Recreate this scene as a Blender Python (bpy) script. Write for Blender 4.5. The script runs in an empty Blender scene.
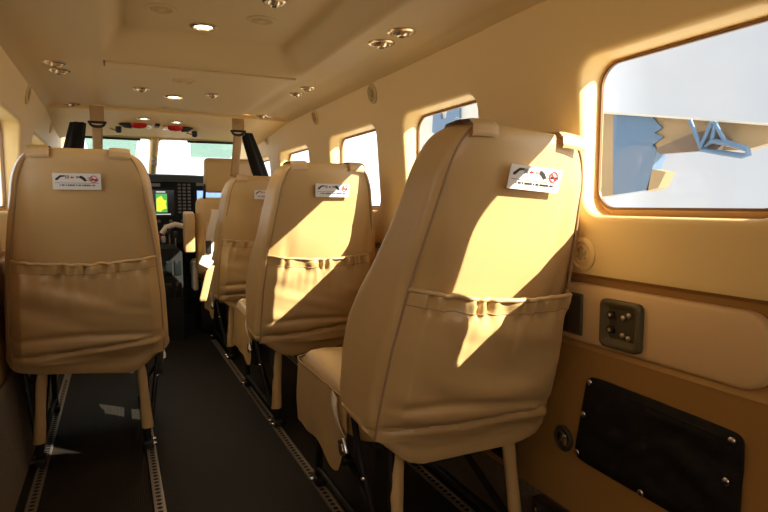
import bpy, bmesh, math, random
from mathutils import Vector, Matrix, noise
random.seed(7)
S = bpy.context.scene
COL = S.collection
PI = math.pi

# ------------------------------------------------------------------ materials
def mat(name, color, rough=0.5, metal=0.0, bump=0.0, scale=60.0, var=0.0, varscale=6.0, emit=None, estr=0.0, spec=0.5, sheen=0.0, stretch=None):
    m = bpy.data.materials.new(name); m.use_nodes = True
    nt = m.node_tree; b = nt.nodes['Principled BSDF']
    b.inputs['Base Color'].default_value = (*color, 1)
    b.inputs['Roughness'].default_value = rough
    b.inputs['Metallic'].default_value = metal
    b.inputs['Specular IOR Level'].default_value = spec
    if sheen: b.inputs['Sheen Weight'].default_value = sheen
    if emit:
        b.inputs['Emission Color'].default_value = (*emit, 1); b.inputs['Emission Strength'].default_value = estr
    tc = nt.nodes.new('ShaderNodeTexCoord')
    src = tc.outputs['Object']
    if stretch:
        mp = nt.nodes.new('ShaderNodeMapping'); mp.inputs['Scale'].default_value = stretch
        nt.links.new(src, mp.inputs['Vector']); src = mp.outputs['Vector']
    if bump:
        n = nt.nodes.new('ShaderNodeTexNoise'); n.inputs['Scale'].default_value = scale; n.inputs['Detail'].default_value = 4
        nt.links.new(src, n.inputs['Vector'])
        bp = nt.nodes.new('ShaderNodeBump'); bp.inputs['Strength'].default_value = bump; bp.inputs['Distance'].default_value = 0.004
        nt.links.new(n.outputs['Fac'], bp.inputs['Height']); nt.links.new(bp.outputs['Normal'], b.inputs['Normal'])
    if var:
        n2 = nt.nodes.new('ShaderNodeTexNoise'); n2.inputs['Scale'].default_value = varscale; n2.inputs['Detail'].default_value = 3
        nt.links.new(src, n2.inputs['Vector'])
        mx = nt.nodes.new('ShaderNodeMix'); mx.data_type = 'RGBA'
        mx.inputs['A'].default_value = (*[c * (1 - var) for c in color], 1)
        mx.inputs['B'].default_value = (*[min(1, c * (1 + var)) for c in color], 1)
        nt.links.new(n2.outputs['Fac'], mx.inputs['Factor']); nt.links.new(mx.outputs['Result'], b.inputs['Base Color'])
    return m

M = {}
M['leather'] = mat('tan_leather', (0.585, 0.39, 0.162), 0.30, bump=0.10, scale=420, var=0.05)
M['leather_seam'] = mat('tan_seam', (0.36, 0.235, 0.115), 0.6)
M['leather_light'] = mat('tan_strap_leather', (0.62, 0.425, 0.205), 0.42, bump=0.1, scale=400)
M['cream'] = mat('cream_panel', (0.80, 0.58, 0.245), 0.55, bump=0.03, scale=500)
M['headliner'] = mat('cream_headliner', (0.62, 0.46, 0.22), 0.62, bump=0.05, scale=700)
M['insert'] = mat('tan_insert', (0.66, 0.44, 0.21), 0.5, bump=0.03, scale=500)
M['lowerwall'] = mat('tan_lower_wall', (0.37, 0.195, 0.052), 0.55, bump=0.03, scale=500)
M['floor'] = mat('charcoal_floor', (0.016, 0.012, 0.008), 0.6, spec=0.25, bump=0.15, scale=300, var=0.25, varscale=9)
M['carpet'] = mat('grey_carpet', (0.17, 0.13, 0.09), 0.95, bump=0.8, scale=260, var=0.5, varscale=120)
M['black'] = mat('black_metal', (0.014, 0.011, 0.009), 0.45)
M['blackfab'] = mat('black_fabric', (0.009, 0.007, 0.006), 0.75, spec=0.25, bump=0.4, scale=300)
M['alu'] = mat('aluminium', (0.50, 0.42, 0.33), 0.38, metal=0.85)
M['steel'] = mat('steel', (0.75, 0.72, 0.66), 0.25, metal=1.0)
M['hole'] = mat('track_hole', (0.02, 0.016, 0.012), 0.7)
M['bezel'] = mat('lamp_bezel', (0.78, 0.66, 0.46), 0.22, metal=0.8)
M['ring'] = mat('grille_ring', (0.60, 0.45, 0.20), 0.4)
M['grille'] = mat('grille_mesh', (0.50, 0.36, 0.17), 0.6)
M['olive'] = mat('olive_plastic', (0.085, 0.064, 0.028), 0.45)
M['olive_dark'] = mat('olive_recess', (0.05, 0.038, 0.018), 0.5)
M['gasket'] = mat('brown_gasket', (0.16, 0.075, 0.025), 0.5)
M['white'] = mat('white_card', (0.80, 0.77, 0.70), 0.5)
M['ink'] = mat('black_ink', (0.02, 0.018, 0.016), 0.6)
M['red'] = mat('red_ink', (0.62, 0.03, 0.03), 0.5)
M['redgloss'] = mat('red_plastic', (0.62, 0.02, 0.02), 0.25)
M['strap'] = mat('tan_webbing', (0.46, 0.30, 0.14), 0.8, bump=0.4, scale=400)
M['cream_web'] = mat('cream_webbing', (0.74, 0.63, 0.47), 0.8, bump=0.4, scale=400)
M['lamp_on'] = mat('lit_lens', (0.9, 0.85, 0.7), 0.3, emit=(1.0, 0.86, 0.62), estr=9)
M['lens'] = mat('unlit_lens', (0.85, 0.80, 0.68), 0.12, spec=0.8)
M['panel'] = mat('instrument_grey', (0.016, 0.016, 0.015), 0.8, spec=0.2)
M['glare'] = mat('glareshield', (0.035, 0.042, 0.040), 0.75)
M['btn'] = mat('instrument_button', (0.16, 0.155, 0.14), 0.5)
M['scr_blk'] = mat('screen_black', (0.01, 0.012, 0.012), 0.15)
M['scr_yel'] = mat('screen_yellow', (0.1, 0.1, 0.0), 0.3, emit=(0.75, 0.75, 0.04), estr=0.9)
M['scr_blue'] = mat('screen_blue', (0.05, 0.1, 0.3), 0.3, emit=(0.32, 0.55, 1.0), estr=0.9)
M['scr_grn'] = mat('screen_green', (0.05, 0.2, 0.05), 0.3, emit=(0.10, 0.50, 0.12), estr=0.6)
M['scr_wht'] = mat('screen_white', (0.3, 0.3, 0.3), 0.3, emit=(0.8, 0.85, 0.85), estr=0.5)
M['grey'] = mat('mid_grey', (0.30, 0.29, 0.26), 0.5)
M['wingblue'] = mat('wing_blue', (0.085, 0.16, 0.27), 0.35, var=0.15, varscale=1.5)
M['wingtan'] = mat('wing_tan', (0.30, 0.215, 0.11), 0.45, var=0.2, varscale=2)
M['wingbrown'] = mat('wing_bracket', (0.12, 0.085, 0.06), 0.45)
M['wingwhite'] = mat('wing_white', (0.55, 0.55, 0.50), 0.45)
M['apron'] = mat('apron', (0.52, 0.50, 0.46), 0.9, bump=0.3, scale=3, var=0.15, varscale=0.5)

def glass(name, color, refl=0.06):
    m = bpy.data.materials.new(name); m.use_nodes = True; nt = m.node_tree; nt.nodes.clear()
    o = nt.nodes.new('ShaderNodeOutputMaterial'); mx = nt.nodes.new('ShaderNodeMixShader')
    t = nt.nodes.new('ShaderNodeBsdfTransparent'); t.inputs[0].default_value = (*color, 1)
    g = nt.nodes.new('ShaderNodeBsdfGlossy'); g.inputs['Roughness'].default_value = 0.03
    mx.inputs[0].default_value = refl
    nt.links.new(t.outputs[0], mx.inputs[1]); nt.links.new(g.outputs[0], mx.inputs[2]); nt.links.new(mx.outputs[0], o.inputs[0])
    return m
M['glass'] = glass('window_pane', (0.95, 0.96, 0.96), 0.03)
M['visor'] = glass('green_visor', (0.56, 0.68, 0.60), 0.05)

# ribbed floor
def ribs(m):
    nt = m.node_tree; b = nt.nodes['Principled BSDF']
    tc = nt.nodes.new('ShaderNodeTexCoord')
    w = nt.nodes.new('ShaderNodeTexWave'); w.inputs['Scale'].default_value = 55; w.bands_direction = 'X'
    nt.links.new(tc.outputs['Object'], w.inputs['Vector'])
    bp = nt.nodes.new('ShaderNodeBump'); bp.inputs['Strength'].default_value = 0.35; bp.inputs['Distance'].default_value = 0.002
    nt.links.new(w.outputs['Fac'], bp.inputs['Height']); nt.links.new(bp.outputs['Normal'], b.inputs['Normal'])
ribs(M['floor'])

# ------------------------------------------------------------------ mesh builder
class MB:
    def __init__(s): s.v = []; s.f = []; s.mi = []; s.mats = []; s.flat = []
    def mat(s, m):
        if m not in s.mats: s.mats.append(m)
        return s.mats.index(m)
    def add(s, verts, faces, m, T=None, flat=False):
        k = len(s.v); i = s.mat(m)
        s.v += [(T @ Vector(p)) if T else Vector(p) for p in verts]
        for f in faces:
            s.f.append([k + j for j in f]); s.mi.append(i); s.flat.append(flat)
        return s
    def box(s, a, b, m, T=None, bev=0.0):
        (x0, y0, z0), (x1, y1, z1) = a, b
        if bev <= 0:
            v = [(x, y, z) for x in (x0, x1) for y in (y0, y1) for z in (z0, z1)]
            return s.add(v, [(0, 1, 3, 2), (4, 6, 7, 5), (0, 4, 5, 1), (2, 3, 7, 6), (0, 2, 6, 4), (1, 5, 7, 3)], m, T, True)
        bm = bmesh.new(); bmesh.ops.create_cube(bm, size=1)
        for q in bm.verts: q.co = Vector((x0 + (q.co.x + .5) * (x1 - x0), y0 + (q.co.y + .5) * (y1 - y0), z0 + (q.co.z + .5) * (z1 - z0)))
        bmesh.ops.bevel(bm, geom=bm.edges[:], offset=bev, segments=3, profile=0.5, affect='EDGES')
        bm.verts.index_update()
        s.add([q.co.copy() for q in bm.verts], [[q.index for q in f.verts] for f in bm.faces], m, T); bm.free(); return s
    def grid(s, fn, nu, nv, m, T=None, flip=False, closeu=False):
        v = [fn(i / (nu if closeu else nu), j / nv) for j in range(nv + 1) for i in range(nu + (0 if closeu else 1))]
        W = nu if closeu else nu + 1; f = []
        for j in range(nv):
            for i in range(nu):
                a = j * W + i; b = j * W + (i + 1) % W; c = (j + 1) * W + (i + 1) % W; d = (j + 1) * W + i
                f.append((a, d, c, b) if flip else (a, b, c, d))
        return s.add(v, f, m, T)
    def tube(s, pts, r, m, n=8, T=None, cap=True, closed=False, ry=None):
        pts = [Vector(p) for p in pts]; N = len(pts); V = []; F = []
        prev = None
        for i, p in enumerate(pts):
            a = pts[(i - 1) % N] if (closed or i > 0) else p; b = pts[(i + 1) % N] if (closed or i < N - 1) else p
            d = (b - a).normalized()
            if prev is None:
                up = Vector((0, 0, 1)) if abs(d.z) < 0.9 else Vector((0, 1, 0))
                x = d.cross(up).normalized()
            else:
                x = (prev - d * prev.dot(d)).normalized()
            prev = x; y = d.cross(x)
            rr = r[i] if isinstance(r, (list, tuple)) else r
            r2 = rr if ry is None else ry
            for k in range(n):
                t = 2 * PI * k / n; V.append(p + x * (rr * math.cos(t)) + y * (r2 * math.sin(t)))
        for i in range(N if closed else N - 1):
            for k in range(n):
                a = i * n + k; b = i * n + (k + 1) % n; c = ((i + 1) % N) * n + (k + 1) % n; d = ((i + 1) % N) * n + k
                F.append((a, b, c, d))
        if cap and not closed:
            F.append(tuple(range(n - 1, -1, -1))); F.append(tuple((N - 1) * n + k for k in range(n)))
        return s.add(V, F, m, T)
    def lathe(s, prof, m, T=None, n=28, sx=1.0, sy=1.0):
        V = []; F = []
        for (r, z) in prof:
            for k in range(n):
                t = 2 * PI * k / n; V.append((r * math.cos(t) * sx, r * math.sin(t) * sy, z))
        pole = prof[-1][0] <= 1e-4
        if pole: V = V[:(len(prof) - 1) * n] + [(0, 0, prof[-1][1])]
        for i in range(len(prof) - 1):
            for k in range(n):
                if pole and i == len(prof) - 2: F.append((i * n + k, i * n + (k + 1) % n, (i + 1) * n))
                else: F.append((i * n + k, i * n + (k + 1) % n, (i + 1) * n + (k + 1) % n, (i + 1) * n + k))
        if prof[-1][0] > 1e-4: F.append(tuple((len(prof) - 1) * n + k for k in range(n)))
        if prof[0][0] > 1e-4: F.append(tuple(range(n - 1, -1, -1)))
        return s.add(V, F, m, T)
    def prism(s, poly, y0, y1, m, T=None):
        """polygon in (x,z) extruded along y"""
        n = len(poly)
        V = [(x, y0, z) for x, z in poly] + [(x, y1, z) for x, z in poly]
        F = [tuple(range(n)), tuple(range(2 * n - 1, n - 1, -1))] + [(i, i + n, (i + 1) % n + n, (i + 1) % n) for i in range(n)]
        return s.add(V, F, m, T, True)
    def obj(s, name, parent=None, smooth=True, weld=0.0, T=None, angle=50):
        me = bpy.data.meshes.new(name); me.from_pydata([tuple(p) for p in s.v], [], s.f)
        for m in s.mats: me.materials.append(m)
        for p, i, fl in zip(me.polygons, s.mi, s.flat): p.material_index = i; p.use_smooth = smooth and not fl
        bm = bmesh.new(); bm.from_mesh(me)
        if weld: bmesh.ops.remove_doubles(bm, verts=bm.verts[:], dist=weld)
        bmesh.ops.recalc_face_normals(bm, faces=bm.faces[:])
        bm.to_mesh(me); bm.free()
        if smooth:
            try: me.set_sharp_from_angle(angle=math.radians(angle))
            except Exception: pass
        o = bpy.data.objects.new(name, me); COL.objects.link(o)
        if parent: o.parent = parent
        if T: o.matrix_local = T
        return o

def tag(o, label, cat, group=None):
    o['label'] = label; o['category'] = cat
    if group: o['group'] = group
    return o
def thing(name, label, cat, loc=(0, 0, 0), group=None, rot=(0, 0, 0)):
    o = bpy.data.objects.new(name, None); COL.objects.link(o); o.empty_display_size = 0.05
    o.location = loc; o.rotation_euler = rot
    return tag(o, label, cat, group)
def struct(o): o['kind'] = 'structure'; return o
def dup(src, loc=None, rot=None, label=None, group=None):
    c = src.copy(); COL.objects.link(c)
    if loc is not None: c.location = loc
    if rot is not None: c.rotation_euler = rot
    if label: c['label'] = label
    if group: c['group'] = group
    def kids(a, b):
        for ch in list(a.children):
            d = ch.copy(); COL.objects.link(d); d.parent = b; kids(ch, d)
    kids(src, c)
    return c
def frame(o, zdir, xdir=(0, 1, 0)):
    z = Vector(zdir).normalized(); x = Vector(xdir); x = (x - z * x.dot(z)).normalized(); y = z.cross(x)
    m = Matrix((x, y, z)).transposed().to_4x4(); m.translation = Vector(o); return m
def lerp(pts, t):
    if t <= pts[0][0]: return pts[0][1]
    for (a, va), (b, vb) in zip(pts, pts[1:]):
        if t <= b: return va + (vb - va) * (t - a) / (b - a)
    return pts[-1][1]
def smooth_lerp(pts, t):
    if t <= pts[0][0]: return pts[0][1]
    for (a, va), (b, vb) in zip(pts, pts[1:]):
        if t <= b:
            u = (t - a) / (b - a); u = u * u * (3 - 2 * u); return va + (vb - va) * u
    return pts[-1][1]
def sstep(a, b, t):
    u = max(0, min(1, (t - a) / (b - a))); return u * u * (3 - 2 * u)

# ------------------------------------------------------------------ the setting
YB, YF = -1.0, 5.1
WP = [(0.0, 0.665), (0.17, 0.690), (0.30, 0.700), (0.565, 0.705), (0.575, 0.702), (0.585, 0.706), (0.60, 0.722), (0.735, 0.722),
      (0.750, 0.716), (0.760, 0.700), (0.775, 0.697), (0.93, 0.695), (1.10, 0.688), (1.25, 0.672), (1.35, 0.657), (1.43, 0.638), (1.445, 0.630)]
def px(z): return lerp(WP, z)
WINS = [(0.60, 1.072), (1.50, 2.0), (2.25, 2.84), (3.19, 3.83), (4.10, 4.62)]
WZ0, WZ1 = 0.902, 1.268
def rrect(y0, y1, z0, z1, r, n=8):
    P = []
    for cy_, cz_, a0 in ((y1 - r, z1 - r, 0), (y0 + r, z1 - r, 90), (y0 + r, z0 + r, 180), (y1 - r, z0 + r, 270)):
        for k in range(n + 1):
            a = math.radians(a0 + 90 * k / n); P.append((cy_ + r * math.cos(a), cz_ + r * math.sin(a)))
    return P
def build_wall(side):
    s = 1 if side == 'right' else -1
    mb = MB()
    # lower wall and top band, extruded
    lo = [p for p in WP if p[0] <= 0.775]
    def lowpart(zs, m):
        for (z0, x0), (z1, x1) in zip(zs, zs[1:]):
            mb.add([(s * x0, YB, z0), (s * x0, YF, z0), (s * x1, YF, z1), (s * x1, YB, z1)], [(0, 1, 2, 3)], m)
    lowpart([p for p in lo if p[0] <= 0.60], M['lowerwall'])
    lowpart([p for p in lo if 0.60 <= p[0] <= 0.76], M['lowerwall'])  # groove's shade put into the colour: darker, more saturated tan
    lowpart([p for p in lo if p[0] >= 0.76], M['cream'])
    ZA, ZB = 0.775, 1.445
    # bays
    ys = [YB]
    for a, b in WINS: ys += [a - 0.10, b + 0.10]
    ys.append(YF)
    def plain(y0, y1):
        # the same levels as the edges of the window bays, so that the bays meet without a gap
        lv = []
        for k in range(9):
            t = k / 8; a_ = math.radians(90 * t); zz = WZ1 - 0.055 + 0.055 * math.sin(a_)
            if t <= .5: lv.append(zz + (ZB - zz) * min(1, t * 2))
            a_ = math.radians(180 + 90 * t); zz = WZ0 + 0.055 + 0.055 * math.sin(a_)
            if t <= .5: lv.append(zz + (ZA - zz) * min(1, t * 2))
        lv = sorted({round(v, 6) for v in lv})
        for z0, z1 in zip(lv, lv[1:]):
            mb.add([(s * px(z0), y0, z0), (s * px(z0), y1, z0), (s * px(z1), y1, z1), (s * px(z1), y0, z1)], [(0, 1, 2, 3)], M['cream'])
    for i in range(0, len(ys), 2): plain(ys[i], ys[i + 1])
    for (a, b) in WINS:
        inner = rrect(a, b, WZ0, WZ1, 0.055, 8)
        y0, y1 = a - 0.10, b + 0.10
        cyy, czz = (a + b) / 2, (WZ0 + WZ1) / 2
        outer = []
        nn = len(inner); q = nn // 4
        for k, (y, z) in enumerate(inner):
            c = k // q; t = (k % q) / (q - 1)
            # corner quadrants: map first half on one side and second half on the other
            yo = y1 if c in (0, 3) else y0; zo = ZB if c in (0, 1) else ZA
            yi = y; zi = z
            if c == 0: p = (yo, zi + (zo - zi) * min(1, t * 2)) if t <= .5 else (yi + (yo - yi) * min(1, (1 - t) * 2), zo)
            if c == 1: p = (yi + (yo - yi) * min(1, t * 2), zo) if t <= .5 else (yo, zi + (zo - zi) * min(1, (1 - t) * 2))
            if c == 2: p = (yo, zi + (zo - zi) * min(1, t * 2)) if t <= .5 else (yi + (yo - yi) * min(1, (1 - t) * 2), zo)
            if c == 3: p = (yi + (yo - yi) * min(1, t * 2), zo) if t <= .5 else (yo, zi + (zo - zi) * min(1, (1 - t) * 2))
            outer.append(p)
        def shrink(g):   # outline grown by g
            return rrect(a - g, b + g, WZ0 - g, WZ1 + g, 0.055 + g, 8)
        lip = shrink(0.014)
        rings = []
        R = 6
        for j in range(R + 1):
            t = j / R
            rings.append([(s * px(o[1] + (l[1] - o[1]) * t), o[0] + (l[0] - o[0]) * t, o[1] + (l[1] - o[1]) * t) for o, l in zip(outer, lip)])
        for ang in (30, 60, 90):    # rounded lip of the reveal
            g = 0.014 * (1 - math.sin(math.radians(ang))); dx = 0.014 * (1 - math.cos(math.radians(ang)))
            rings.append([(s * (px(z) + dx), y, z) for y, z in shrink(g)])
        rings.append([(s * 0.745, y, z) for y, z in shrink(-0.001)])
        rings.append([(s * 0.758, y, z) for y, z in shrink(-0.001)])
        rings.append([(s * 0.762, y, z) for y, z in shrink(0.09)])
        V = [p for r in rings for p in r]; F = []
        for j in range(len(rings) - 1):
            for k in range(nn):
                F.append((j * nn + k, j * nn + (k + 1) % nn, (j + 1) * nn + (k + 1) % nn, (j + 1) * nn + k))
        mb.add(V, F, M['cream'])
    o = struct(mb.obj('wall_' + side, weld=0.0006, angle=35))
    # windows
    for k, (a, b) in enumerate(WINS):
        n = k + 1 + (0 if s > 0 else len(WINS))
        g = MB()
        A = rrect(a + 0.001, b - 0.001, WZ0 + 0.001, WZ1 - 0.001, 0.054, 8); B = rrect(a + 0.013, b - 0.009, WZ0 + 0.020, WZ1 - 0.010, 0.050, 8)
        C_ = rrect(a + 0.008, b - 0.005, WZ0 + 0.014, WZ1 - 0.006, 0.052, 8)
        rr = [[(s * 0.752, y, z) for y, z in A], [(s * 0.742, y, z) for y, z in C_], [(s * 0.742, y, z) for y, z in B], [(s * 0.749, y, z) for y, z in B], [(s * 0.754, y, z) for y, z in A]]
        V = [p for r in rr for p in r]; nn = len(A)
        F = [(j * nn + q, j * nn + (q + 1) % nn, ((j + 1) % 5) * nn + (q + 1) % nn, ((j + 1) % 5) * nn + q) for j in range(5) for q in range(nn)]
        g.add(V, F[:nn * 1], M['insert']); g.add(V, F[nn:], M['gasket'])
        w = struct(g.obj('window_%d' % n, angle=60))
        p = MB(); B2 = rrect(a + 0.012, b - 0.008, WZ0 + 0.019, WZ1 - 0.009, 0.050, 8)
        p.add([(s * 0.7475, y, z) for y, z in B2] , [tuple(range(nn))], M['glass'])
        p.obj('pane', parent=w)
    return o
build_wall('right'); build_wall('left')

# floor
fb = MB(); fb.box((-0.72, YB, -0.04), (0.72, YF, 0.0), M['floor']); struct(fb.obj('floor'))
# ceiling as one shaped sheet with a recessed tray
def cz(x, y):
    ax = abs(x)
    base = lerp([(0, 1.445), (0.36, 1.445), (0.50, 1.450), (0.60, 1.443), (0.645, 1.420)], ax)
    tray = (1 - sstep(0.29, 0.365, ax)) * (1 - sstep(2.20, 2.33, y)) * 0.09
    rib = 0.016 * math.exp(-((ax - 0.385) / 0.035) ** 2) * sstep(2.3, 2.5, y)
    return base + tray + rib * 0.6
cb = MB()
NX, NY = 96, 150
cb.grid(lambda u, v: ((u - .5) * 1.29, YB + (3.46 - YB) * v, cz((u - .5) * 1.29, YB + (3.46 - YB) * v)), NX, NY, M['headliner'])
cb.grid(lambda u, v: ((u - .5) * 1.29, YB + (3.46 - YB) * v, 1.58), 1, 1, M['headliner'])
struct(cb.obj('ceiling', angle=80))
# thin ceiling access panel in front of the tray
t = MB(); t.box((-0.345, 2.355, 1.4385), (0.365, 2.415, 1.4455), M['headliner'], bev=0.002)
t.box((-0.352, 2.352, 1.4395), (-0.346, 2.418, 1.445), M['gasket']); struct(t.obj('trim_1'))
# cockpit overhead
ob = MB()
def oz(x, y): return 1.432 - (y - 3.46) * 0.034 - 0.05 * max(0, abs(x) - 0.25) ** 2 * 4 * (0.3 + 0.7 * sstep(3.5, 4.3, y))
ob.grid(lambda u, v: ((u - .5) * 1.30, 3.46 + 0.96 * v, oz((u - .5) * 1.30, 3.46 + 0.96 * v)), 40, 20, M['cream'])
ob.grid(lambda u, v: ((u - .5) * 1.30, 3.46, oz((u - .5) * 1.3, 3.46) + v * 0.02), 40, 1, M['cream'])
ob.grid(lambda u, v: ((u - .5) * 1.30, 3.46 + 0.96 * v, 1.54), 1, 1, M['cream'])
struct(ob.obj('ceiling_front'))
# windshield wall: sloped sheet with two panes
HY, HZ, BY, BZ = 4.42, 1.402, 5.02, 1.10
def wsp(x, t): return (x, HY + (BY - HY) * t - 0.22 * max(0, abs(x) - 0.2) ** 2, HZ + (BZ - HZ) * t)
wf = MB()
def pane_loop(x0, x1, t0, t1, r=0.035):
    L = math.hypot(BY - HY, HZ - BZ)
    return [(x, tt / L) for x, tt in rrect(x0, x1, t0 * L, t1 * L, r, 6)]
panes = [(-0.66, -0.085), (-0.030, 0.64)]
bounds = [(-0.72, -0.058), (-0.058, 0.72)]
for (x0, x1), (b0, b1) in zip(panes, bounds):
    inn = pane_loop(x0, x1, 0.05, 0.93)
    q = len(inn) // 4; out = []
    for k, (x, tt) in enumerate(inn):
        c = k // q; t_ = (k % q) / (q - 1)
        xo = b1 if c in (0, 3) else b0; to = 1.15 if c in (0, 1) else -0.04
        if c in (0, 2): p = (xo, tt + (to - tt) * min(1, t_ * 2)) if t_ <= .5 else (x + (xo - x) * min(1, (1 - t_) * 2), to)
        else: p = (x + (xo - x) * min(1, t_ * 2), to) if t_ <= .5 else (xo, tt + (to - tt) * min(1, (1 - t_) * 2))
        out.append(p)
    nn = len(inn)
    r0 = [wsp(*p) for p in out]; r1 = [wsp(*p) for p in inn]; r2 = [(a, b + 0.03, c + 0.03) for a, b, c in r1]
    V = r0 + r1 + r2
    wf.add(V, [(j * nn + k, j * nn + (k + 1) % nn, (j + 1) * nn + (k + 1) % nn, (j + 1) * nn + k) for j in range(2) for k in range(nn)], M['cream'])
wf.tube([wsp(-0.058, 0.0), wsp(-0.058, 0.5), wsp(-0.058, 1.0)], 0.026, M['cream'], n=10)
struct(wf.obj('wall_front', weld=0.0005, angle=40))
for k, (x0, x1) in enumerate(panes):
    p = MB(); L_ = pane_loop(x0 - 0.004, x1 + 0.004, 0.045, 0.935)
    p.add([(a, b + 0.012, c + 0.012) for a, b, c in (wsp(*q_) for q_ in L_)], [tuple(range(len(L_)))], M['glass'])
    struct(p.obj('window_%d' % (11 + k)))
# firewall under the windshield
fw = MB(); fw.box((-0.72, YF - 0.02, 0.0), (0.72, YF, 1.12), M['panel']); struct(fw.obj('wall_firewall'))

pb = MB(); pb.box((-0.70, YB - 0.03, 0.0), (0.70, YB, 1.16), M['lowerwall'], bev=0.01); struct(pb.obj('wall_light_block'))  # part-height wall added out of view behind the camera to cut aft light

# armrest inserts on the side walls
def insert_panel(s, y0, y1, n):
    b = MB(); P = rrect(y0, y1, 0.588, 0.735, 0.05, 8)
    rings = []
    for g, x in ((0.0, 0.721), (0.0, 0.706), (-0.004, 0.701), (-0.010, 0.699)):
        rings.append([(s * x, y, z) for y, z in rrect(y0 - g, y1 + g, 0.588 - g, 0.735 + g, 0.05 + g, 8)])
    nn = len(P); V = [p for r in rings for p in r]
    F = [(j * nn + k, j * nn + (k + 1) % nn, (j + 1) * nn + (k + 1) % nn, (j + 1) * nn + k) for j in range(3) for k in range(nn)]
    F.append(tuple(3 * nn + k for k in range(nn)))
    b.add(V, F, M['insert']); return struct(b.obj('trim_%d' % n, angle=40))
insert_panel(1, 0.612, 1.62, 2); insert_panel(1, 1.70, 2.66, 3); insert_panel(1, 2.74, 3.70, 4)
insert_panel(-1, 0.645, 1.62, 5); insert_panel(-1, 1.70, 2.66, 6); insert_panel(-1, 2.74, 3.70, 7)
# carpeted kick strips
for s, nm in ((1, 'right'), (-1, 'left')):
    b = MB(); b.prism([(s * 0.648, 0.0), (s * 0.662, 0.0), (s * 0.691, 0.15), (s * 0.680, 0.155)] if s > 0 else [(-0.645, 0), (-0.660, 0), (-0.6985, 0.33), (-0.688, 0.335)], YB, 3.6, M['carpet']); struct(b.obj('baseboard_' + nm))

# apron outside
g = MB(); g.box((-60, -60, -1.5), (60, 60, -1.4), M['apron']); struct(g.obj('ground'))

# ------------------------------------------------------------------ seat tracks
def seat_track(x, label):
    b = MB(); L0, L1 = 0.55, 4.0
    b.box((-0.016, L0, 0.0005), (0.016, L1, 0.004), M['alu'])
    b.box((-0.016, L0, 0.004), (-0.009, L1, 0.008), M['alu']); b.box((0.009, L0, 0.004), (0.016, L1, 0.008), M['alu'])
    y = L0 + 0.02
    while y < 3.4:
        n = 8; V = [(0.0085 * math.cos(2 * PI * k / n), y + 0.0085 * math.sin(2 * PI * k / n), 0.0046) for k in range(n)]
        b.add(V, [tuple(range(n))], M['hole']); y += 0.0254
    o = b.obj('seat_track', smooth=False); o.location = (x, 0, 0)
    return tag(o, label, 'seat track', 'metal seat tracks along the floor')
TX = (0.243, 0.600)
seat_track(-TX[1], 'metal floor track by the left wall, holding the left seat\'s outer legs')
seat_track(-TX[0], 'metal floor track under the left seat\'s inner leg, left edge of the aisle')
seat_track(TX[0], 'perforated metal floor track along the right edge of the aisle')
seat_track(TX[1], 'thin metal floor track under the right seats, nearest the right wall')

# ------------------------------------------------------------------ passenger seat
HW = [(0.28, 0.262), (0.33, 0.268), (0.45, 0.268), (0.60, 0.262), (0.75, 0.252), (0.90, 0.236), (1.00, 0.222)]
DP = [(0.28, 0.150), (0.40, 0.205), (0.55, 0.268), (0.64, 0.268), (0.72, 0.235), (0.80, 0.180), (0.87, 0.145), (0.95, 0.125), (1.05, 0.112), (1.12, 0.10)]
ZT = 1.112
def hw(z):
    if z <= 0.97: return smooth_lerp(HW, z) if z < .33 else lerp(HW, z)
    s = min(1, (z - 0.97) / (ZT - 0.97)); return 0.2262 - 0.012 * s - 0.072 * (1 - math.sqrt(max(0, 1 - s ** 2.1)))
def dp(z): return lerp(DP, z)
def kin(z): return lerp([(0.30, 0.01), (0.60, 0.02), (0.80, 0.055), (0.95, 0.10), (1.11, 0.13)], z)   # the back panel is narrower than the body in front of it
def yaft(z): return -0.2 * (z - 0.33)
def sec(z, th, n=8.0, grow=0.0, pinch=0.0):
    c, s_ = math.cos(th), math.sin(th)
    X = math.copysign(abs(c) ** (2 / n), c); Y = math.copysign(abs(s_) ** (2 / n), s_)
    h = hw(z) + grow - pinch; d = dp(z) + 2 * grow - 2 * pinch
    ya = yaft(z) - grow + pinch
    x = X * h * (1 - kin(z) * (1 - Y) / 2); y = ya + d / 2 + Y * d / 2
    if s_ < 0: y -= 0.022 * (1 - (x / h) ** 2) * (1 if z < 1.0 else max(0, 1 - (z - 1) / .2)) * abs(Y)
    return x, y
def wrinkle(x, z, seed):
    """soft horizontal creases on the lower part of the cover, stretched leather above"""
    low = 1 - sstep(0.40, 0.62, z)
    f = noise.noise(Vector((x * 4.0 + seed, z * 22.0, seed * 1.7))) * 0.012 * low
    f += (noise.noise(Vector((x * 11.0 + seed, z * 2.2 + 0.6 * x, seed))) + 0.5 * noise.noise(Vector((x * 24.0 + seed, z * 3.0, seed)))) * 0.028 * sstep(0.62, 0.72, z) * (1 - sstep(0.76, 1.02, z))
    f += noise.noise(Vector((x * 6 + z * 5 + seed, z * 7, 2 + seed))) * 0.006
    f += max(0, math.sin((z - 0.40) * 60 + x * 3)) * 0.004 * low * (1 if abs(z - 0.41) < .06 else 0.0)
    return f
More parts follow.
